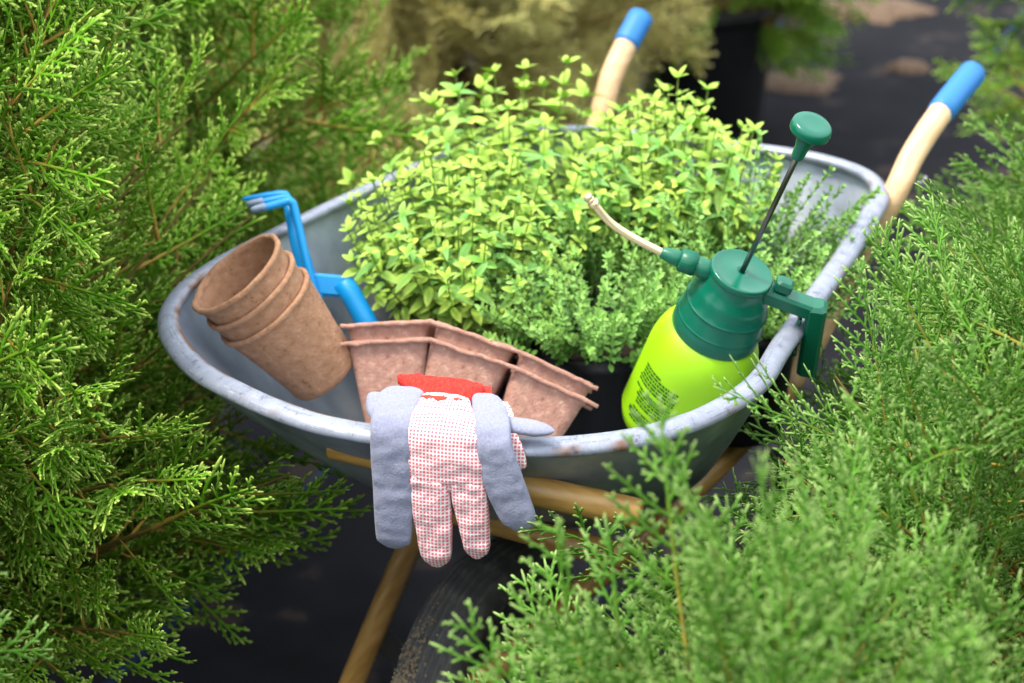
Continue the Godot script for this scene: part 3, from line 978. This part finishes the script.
	for q in [[-0.047, 0.0], [-0.047, 0.0105], [-0.0485, 0.0125], [-0.064, 0.0118], [-0.0655, 0.0095], [-0.0655, 0.0]]:
		var rw := PackedVector3Array()
		for i in 48:
			var a := TAU * i / 48
			var rr: float = q[1] * (1.0 + (0.05 if i % 2 == 0 else -0.05))
			rw.append(Vector3(q[0], y0 + cos(a) * rr, sin(a) * rr))
		rows.append(rw)
	skin(hs, rows)
	put("knurled_nut", done(hs), M.green2, t)
	hs = mb(); tube(hs, [Vector3(-0.064, y0, 0), Vector3(-0.072, y0, 0), Vector3(-0.086, y0 + 0.001, 0)], [0.0092, 0.0085, 0.0062], 18)
	put("nut_sleeve", done(hs), M.green2, t)
	var lp := smooth_path([Vector3(-0.08, y0, 0), Vector3(-0.105, y0 + 0.004, 0), Vector3(-0.128, y0 + 0.009, 0), Vector3(-0.149, y0 + 0.017, 0), Vector3(-0.169, y0 + 0.031, 0)], 5)
	var lr := []
	for i in lp.size(): lr.append(0.0042)
	hs = mb(); tube(hs, lp, lr, 14)
	var lance := put("lance", done(hs), M.brass, t)
	var td := Vector3(-0.023, 0.016, 0).normalized()
	var tp := Vector3(-0.169, y0 + 0.031, 0)
	hs = mb()
	tube(hs, [tp - td * 0.002, tp + td * 0.005], [0.0060, 0.0060], 6)
	tube(hs, [tp + td * 0.005, tp + td * 0.009], [0.0048, 0.0048], 14)
	tube(hs, [tp + td * 0.009, tp + td * 0.014], [0.0052, 0.0046], 6)
	put("nozzle_tip", done(hs), M.brass, lance)

# ---- gloves: cloth tubes laid along a path over the rim; across in metres from the glove's axis
var glove_path := []
func drape(y: float) -> Array:
	# y: 0 at the cuff end, grows towards the finger tips -> [out, up, along]
	var g := glove_path
	for i in g.size() - 1:
		if y <= g[i + 1][0] or i == g.size() - 2:
			var f: float = (y - g[i][0]) / (g[i + 1][0] - g[i][0])
			return [lerpf(g[i][1], g[i + 1][1], f), lerpf(g[i][2], g[i + 1][2], f)]
	return [0, 0]

func glove_tube(rows_in: Array, thick: float, back: float, lift: float, seed_: int, wrinkle := 1.0, rib := 0.0) -> ArrayMesh:
	# rows_in: [y, xl, xr] control rows; smoothed
	var n := FastNoiseLite.new(); n.seed = seed_; n.frequency = 1.0; n.fractal_octaves = 3
	var fine := []
	for i in rows_in.size() - 1:
		var steps := maxi(2, int((rows_in[i + 1][0] - rows_in[i][0]) / (0.0025 if i < rows_in.size() - 2 else 0.001)))
		for k in steps:
			var f := float(k) / steps
			var v := []
			for c in 3:
				v.append(cubic_interpolate(rows_in[i][c], rows_in[i + 1][c], rows_in[maxi(i - 1, 0)][c], rows_in[mini(i + 2, rows_in.size() - 1)][c], f))
			v[0] = lerpf(rows_in[i][0], rows_in[i + 1][0], f)
			fine.append(v)
	fine.append(rows_in[-1])
	var rows := []; var uvs := []
	var seg := 40
	var al := 0.0
	var prev := Vector2.ZERO
	var total: float = rows_in[-1][0] - rows_in[0][0]
	for i in fine.size():
		var v: Array = fine[i]
		var p := drape(v[0]); var q := drape(v[0] + 0.002); var q0 := drape(v[0] - 0.002)
		var tang := Vector2(q[0] - q0[0], q[1] - q0[1]).normalized()
		var nrm := Vector2(-tang.y, tang.x)
		if nrm.x + nrm.y < 0: nrm = -nrm
		var here := Vector2(p[0], p[1])
		var skin_ := here + nrm * (lift + thick)
		if i > 0: al += skin_.distance_to(prev)
		prev = skin_
		var w: float = (v[2] - v[1]) * 0.5
		w *= lerpf(0.25, 1.0, sqrt(clampf((rows_in[-1][0] - v[0]) / 0.007, 0.0, 1.0)))
		var c: float = (v[2] + v[1]) * 0.5
		var end := minf(1.0, pow(minf((v[0] - rows_in[0][0]) / 0.012, 1.0), 0.5) + 0.25) * pow(clampf((rows_in[-1][0] - v[0]) / 0.014, 0.02, 1.0), 0.5)
		var row := PackedVector3Array(); var uv := []
		for j in seg:
			var a := TAU * j / seg
			var ca := cos(a); var sa := sin(a)
			var x := c + w * signf(ca) * pow(absf(ca), 0.8)
			var th := thick if sa > 0 else back
			var z := lift + th * end * signf(sa) * pow(absf(sa), 0.55)
			var wr := n.get_noise_3d(x * 70.0, al * 45.0, seed_) * 0.0022 + n.get_noise_3d(x * 25.0, al * 60.0, 5.0) * 0.0026 + n.get_noise_3d(x * 160.0, al * 140.0, 9.0) * 0.0006
			if sa > 0: z += wr * wrinkle * end + rib * absf(sin(x * 620.0))
			row.append(Vector3(x + wr * 0.3 * wrinkle, p[1] + nrm.y * z, p[0] + nrm.x * z))
			uv.append(Vector2(x * 35.0 + 0.01 * wr * 300.0, al * 33.0 + 0.01 * wr * 200.0))
		rows.append(row); uvs.append(uv)
	var st := mb()
	skin(st, rows, true, uvs)
	return done(st)

# pixel-free table: each row [distance from cuff end, left edge, right edge], metres
func rows_of(a: Array, s: float, x0: float) -> Array:
	return a.map(func(r): return [r[0] * s, (r[1] - x0) * s, (r[2] - x0) * s])

func make_gloves() -> void:
	# across the rim: out from the tray, up from the lip
	glove_path = [[0.0, -0.078, 0.030], [0.0137, -0.055, 0.0268], [0.022, -0.040, 0.0254], [0.032, -0.022, 0.0236], [0.042, -0.006, 0.0208], [0.050, 0.006, 0.0183], [0.058, 0.0155, 0.0144], [0.066, 0.0205, 0.0082], [0.075, 0.0225, -0.0006], [0.1, 0.0235, -0.027], [0.15, 0.024, -0.081], [0.21, 0.022, -0.147]]
	var tangent := Vector3(0.976, 0, 0.216)
	var outward := Vector3(-0.216, 0, 0.976)
	var at := P(0.131, RIM + 0.006, 0.018) + tangent * 0.006
	var s := 0.000305
	var x0 := 300.0
	var t := thing("work_glove", "red and white checked work glove with grey fingers hanging over the front rim", "glove", at, "pair of gardening gloves")
	t.basis = Basis(tangent, Vector3.UP, outward)
	var f := func(a): return rows_of(a, s, x0)
	put("palm", glove_tube(f.call([[90, 212, 334], [112, 206, 364], [136, 200, 384], [175, 192, 412], [230, 192, 432], [300, 196, 442], [350, 202, 446], [385, 208, 440]]), 0.0085, 0.004, 0.003, 3, 1.0), M.check, t)
	put("finger", glove_tube(f.call([[330, 208, 328], [380, 204, 331], [430, 207, 337], [480, 214, 339], [530, 224, 338], [570, 228, 336], [615, 240, 330], [645, 258, 310]]), 0.0095, 0.004, 0.0025, 4, 0.9), M.check, t)
	put("finger", glove_tube(f.call([[325, 331, 444], [370, 334, 450], [420, 341, 456], [470, 354, 459], [520, 366, 461], [570, 378, 456], [604, 396, 438]]), 0.009, 0.004, 0.0015, 5, 0.9), M.check, t)
	put("finger", glove_tube(f.call([[84, 112, 196], [96, 84, 210], [115, 70, 212], [155, 70, 206], [220, 78, 208], [300, 80, 214], [380, 84, 217], [450, 86, 215], [520, 88, 210], [570, 92, 202], [596, 108, 186]]), 0.0075, 0.004, 0.0035, 6, 0.55), M.suede, t).set_meta("label", "long blue-grey outer finger")
	put("finger", glove_tube(f.call([[80, 372, 424], [92, 364, 452], [120, 374, 486], [160, 396, 510], [220, 416, 532], [280, 428, 554], [340, 442, 576], [390, 460, 594], [430, 480, 606], [468, 502, 604], [490, 526, 578]]), 0.0075, 0.004, 0.0035, 7, 0.55), M.suede, t).set_meta("label", "blue-grey little finger spread aside")
	put("thumb", glove_tube(f.call([[104, 44, 86], [118, 34, 88], [145, 40, 94], [172, 56, 98], [190, 68, 92]]), 0.008, 0.004, 0.0015, 8, 0.5), M.suede, t)
	put("cuff", glove_tube(f.call([[42, 104, 372], [54, 98, 384], [72, 120, 392], [94, 172, 382], [112, 200, 372]]), 0.007, 0.003, 0.002, 9, 2.6, 0.0022), M.knit, t)
	put("elastic_band", glove_tube(f.call([[113, 206, 366], [119, 203, 371], [129, 203, 373], [136, 206, 371]]), 0.012, 0.004, 0.0075, 10, 0.3), M.band, t)
	# the other glove of the pair lies beneath, showing its thumb and a sliver of cloth
	var t2 := thing("work_glove", "work glove lying underneath the other, its grey thumb resting on the rim", "glove", at + tangent * 0.03 - outward * 0.01, "pair of gardening gloves")
	t2.basis = t.basis
	var g := func(a): return rows_of(a, s, 398.0)
	put("palm", glove_tube(g.call([[90, 300, 470], [125, 300, 500], [200, 310, 535], [260, 330, 558], [310, 360, 566], [330, 400, 560]]), 0.004, 0.003, -0.004, 13, 0.4), M.check, t2)
	put("cuff", glove_tube(g.call([[50, 240, 400], [70, 230, 410], [96, 250, 420]]), 0.004, 0.003, -0.003, 14, 0.6), M.knit, t2)
	var st := mb()
	var pts := smooth_path([Vector3(0.012, 0.014, 0.002), Vector3(0.03, 0.0145, 0.003), Vector3(0.055, 0.0135, 0.003), Vector3(0.074, 0.0125, 0.002)], 4)
	var rw := []
	for i in pts.size():
		var k := sqrt(clampf(float(pts.size() - 1 - i) / 4.0, 0.02, 1.0))
		rw.append(ring(pts[i], Vector3(0.2, 0, 1).normalized(), Vector3.UP, 0.0125 * k, 0.0065 * k, 18))
	skin(st, rw)
	put("thumb", done(st), M.suede, t2)

# ---------------------------------------------------------------- scene
func _ready() -> void:
	noise.seed = 2; noise.frequency = 0.05; noise.fractal_octaves = 3
	# camera: short telephoto held above the wheelbarrow's nose
	var cam := Camera3D.new()
	cam.name = "camera"
	cam.position = cam_pos
	cam.rotation_degrees = Vector3(-26, 0, 0)
	cam.far = 400.0
	var at := CameraAttributesPhysical.new()
	at.frustum_focal_length = 85.0
	at.frustum_focus_distance = 2.38
	at.exposure_aperture = 4.4
	cam.attributes = at
	cam.fov = 16.08
	add_child(cam)
	cam.current = true
	# bright, lightly veiled sky and a high soft sun
	var env := Environment.new()
	var sky := Sky.new()
	var sm := ProceduralSkyMaterial.new()
	sm.sky_top_color = Color(0.93, 0.955, 1.0)
	sm.sky_horizon_color = Color(0.62, 0.64, 0.66)
	sm.sky_curve = 0.4
	sm.ground_horizon_color = Color(0.30, 0.31, 0.28)
	sm.ground_bottom_color = Color(0.12, 0.12, 0.11)
	sky.sky_material = sm
	env.background_mode = Environment.BG_SKY
	env.sky = sky
	env.tonemap_mode = Environment.TONE_MAPPER_LINEAR
	env.tonemap_exposure = 3.3
	env.sdfgi_enabled = true; env.ssao_enabled = true; env.ssil_enabled = true
	var we := WorldEnvironment.new()
	we.environment = env
	add_child(we)
	var sun := DirectionalLight3D.new()
	sun.light_color = Color(1.0, 0.965, 0.90)
	sun.light_energy = 0.5
	sun.light_angular_distance = 12.0
	sun.shadow_enabled = true
	add_child(sun)
	sun.look_at_from_position(Vector3(-1.3, 3.2, 0.2), Vector3.ZERO)

	make_materials()
	M.stem = mat(Color(0.42, 0.50, 0.20), 0.6)

	# ground
	var pm := PlaneMesh.new(); pm.size = Vector2(220, 220)
	var ground := put("ground", pm, M.fabric, self)
	ground.rotation.y = -0.4
	tag(ground, "black woven ground cover fabric with faint blue threads", "ground", "", "structure")

	make_barrow()

	# loads in the tray
	make_round_pots()
	make_square_pots()
	make_cultivator()
	make_sprayer()
	make_gloves()

	var gl := []
	for i in 8:
		var k := [1.0, 0.80, 1.12, 0.92, 1.05, 0.70, 1.15, 0.88][i] as float
		var warm := [1.0, 0.85, 1.0, 0.75, 1.1, 0.7, 1.05, 0.95][i] as float
		gl.append(leaf_mesh(0.034 * [1.0, 1.2, 0.85, 1.05, 0.7, 1.3, 0.95, 1.1][i], 0.0158 * [1.0, 1.1, 0.9, 1.15, 1.0, 1.1, 0.85, 1.0][i], 0.15 + 0.1 * (i % 4), [0.15, 0.45, 0.7, 0.05, 0.3, 0.9, -0.1, 0.5][i], Color(0.24 * k * warm, 0.44 * k, 0.05), Color(0.46 * k * warm, 0.61 * k, 0.13)))
	golden_plant("low bushy golden-leaved plant beside the blue cultivator", P(-0.125, 0.402, 0.475), {"seed": 11, "stems": 95, "h": 0.18, "r": 0.15, "nodes": 9, "scale": 0.84}, gl)
	golden_plant("tall golden-leaved plant at the back of the tray near the sprayer's pump knob", P(0.03, 0.402, 0.685), {"seed": 12, "stems": 75, "h": 0.235, "r": 0.14, "nodes": 11, "scale": 0.95}, gl)
	golden_plant("golden-leaved plant with long shoots leaning over the tray's far rim", P(-0.145, 0.402, 0.645), {"seed": 13, "stems": 54, "h": 0.215, "r": 0.19, "nodes": 9, "scale": 1.25, "tall": [5, 9]}, gl)
	var sp := []
	for i in 5: sp.append(sprig(200 + i, 0.075 + 0.008 * i))
	herb_plant("small-leaved green herb in front of the golden plants, touching the sprayer", P(0.045, 0.402, 0.49), {"seed": 21, "count": 300, "r": 0.115, "h": 0.09}, sp)
	herb_plant("upright small-leaved green herb behind the sprayer head, sprigs reaching the side rim", P(0.165, 0.402, 0.625), {"seed": 22, "count": 260, "r": 0.11, "h": 0.11, "lean": Vector3(0.1, 0, 0), "extra": [[Vector3(0.05, 0.24, 0.02), Vector3(0.75, 0.55, 0.1), 1.6], [Vector3(0.06, 0.22, 0.0), Vector3(0.6, 0.5, -0.1), 1.4], [Vector3(0.0, 0.26, 0.0), Vector3(0.15, 1, 0), 1.5]]}, sp)

	# conifers round the wheelbarrow
	frond_set("left", {"base": Color(0.088, 0.23, 0.008), "tip": Color(0.47, 0.60, 0.12), "stem": Color(0.34, 0.21, 0.04), "w": 0.0021, "fan": 0.36, "ang": 50.0, "sub": 0.23, "gap": 0.0058, "step": 0.0118}, 9, 0.145, 3)
	frond_set("right", {"base": Color(0.082, 0.22, 0.022), "tip": Color(0.34, 0.47, 0.15), "stem": Color(0.36, 0.28, 0.05), "w": 0.0015, "fan": 0.38, "ang": 46.0, "sub": 0.21, "gap": 0.0054, "step": 0.0108}, 9, 0.165, 5)
	frond_set("tan", {"base": Color(0.46, 0.42, 0.12), "tip": Color(0.72, 0.65, 0.30), "stem": Color(0.25, 0.16, 0.06), "w": 0.0016, "fan": 0.5, "ang": 50.0, "sub": 0.34, "gap": 0.008, "step": 0.011}, 4, 0.14, 7)
	conifer("conifer_shrub", "large dark green conifer with light tips against the tray's side", "shrub", Vector3(-0.67, 0, -2.38), {"key": "left", "limbs": 175, "y0": 0.30, "y1": 1.25, "r": 0.46, "wide": 0.2, "up0": 4.0, "up1": 76.0, "per": 15, "from": 0.2, "scale": 1.1, "seed": 1, "parts": 300})
	conifer("conifer_shrub", "dark green conifer between the tan conifer and the tray's far side", "shrub", Vector3(-0.54, 0, -3.06), {"key": "left", "limbs": 90, "y0": 0.22, "y1": 1.2, "r": 0.40, "wide": 0.3, "up0": 0.0, "up1": 70.0, "per": 15, "from": 0.2, "scale": 1.15, "seed": 2, "parts": 200})
	conifer("conifer_shrub", "tan-tinged olive conifer behind the golden plants", "shrub", Vector3(-0.13, 0, -4.2), {"key": "tan", "limbs": 85, "y0": 0.10, "y1": 1.0, "r": 0.36, "wide": 0.35, "up0": 0.0, "up1": 60.0, "per": 14, "scale": 1.2, "seed": 3, "parts": 200})
	conifer("conifer_shrub", "green conifer in a black pot beyond the far handle", "shrub", Vector3(0.39, 0, -4.66), {"key": "left", "limbs": 80, "y0": 0.22, "y1": 1.2, "r": 0.36, "wide": 0.3, "up0": 0.0, "up1": 60.0, "per": 12, "scale": 1.2, "seed": 4, "parts": 150, "pot": 0.15})
	conifer("conifer_shrub", "green conifer standing past the blue grip at the walkway's edge", "shrub", Vector3(1.07, 0, -3.8), {"key": "left", "limbs": 40, "y0": 0.25, "y1": 1.1, "r": 0.32, "wide": 0.3, "up0": 0.0, "up1": 60.0, "per": 12, "scale": 1.15, "seed": 5, "parts": 120})
	conifer("conifer_shrub", "feathery green conifer close by the handle's wooden shaft", "shrub", Vector3(0.80, 0, -2.64), {"key": "right", "limbs": 75, "y0": 0.25, "y1": 0.68, "r": 0.34, "wide": 0.4, "up0": 5.0, "up1": 60.0, "per": 12, "scale": 1.05, "seed": 6, "parts": 250, "dome": 0.6})
	conifer("conifer_shrub", "feathery light green conifer covering the tray's corner under the sprayer", "shrub", Vector3(0.545, 0, -1.98), {"key": "right", "pot": 0.10, "limbs": 130, "y0": 0.26, "y1": 0.80, "r": 0.42, "wide": 0.45, "up0": 5.0, "up1": 60.0, "per": 9, "scale": 1.12, "seed": 7, "parts": 300, "dome": 0.55})
	conifer("conifer_shrub", "light green conifer with upright shoots in front of the tyre", "shrub", Vector3(0.225, 0, -1.585), {"key": "right", "limbs": 62, "y0": 0.28, "y1": 0.735, "r": 0.25, "wide": 0.4, "up0": 25.0, "up1": 84.0, "per": 8, "scale": 1.12, "seed": 8, "parts": 300, "dome": 0.6})
	conifer("conifer_shrub", "green conifer of which only a few shoots reach in beside the dark ground", "shrub", Vector3(-0.66, 0, -1.62), {"key": "right", "limbs": 40, "y0": 0.5, "y1": 0.95, "r": 0.22, "wide": 0.4, "up0": 10.0, "up1": 70.0, "per": 12, "scale": 0.95, "seed": 9, "parts": 120})

	# tan mounds whose colour stands in for sun patches on the fabric behind
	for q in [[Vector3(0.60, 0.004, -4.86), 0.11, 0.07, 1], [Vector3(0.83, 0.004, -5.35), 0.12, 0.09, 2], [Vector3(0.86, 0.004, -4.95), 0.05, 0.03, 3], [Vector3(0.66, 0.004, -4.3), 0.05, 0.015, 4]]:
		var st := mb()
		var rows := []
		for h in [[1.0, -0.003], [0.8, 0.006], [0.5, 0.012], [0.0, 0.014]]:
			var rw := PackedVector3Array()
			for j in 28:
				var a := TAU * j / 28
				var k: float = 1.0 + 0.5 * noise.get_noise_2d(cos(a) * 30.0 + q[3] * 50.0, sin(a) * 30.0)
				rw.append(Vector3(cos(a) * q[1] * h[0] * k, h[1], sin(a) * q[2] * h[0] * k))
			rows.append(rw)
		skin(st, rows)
		var o := put("sun_patch", done(st), M.sunlit_tan, self)
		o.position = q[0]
		tag(o, "tan mound standing in for a patch of sunlight on the black ground cover", "soil", "painted sun patches on the ground cover", "stuff")
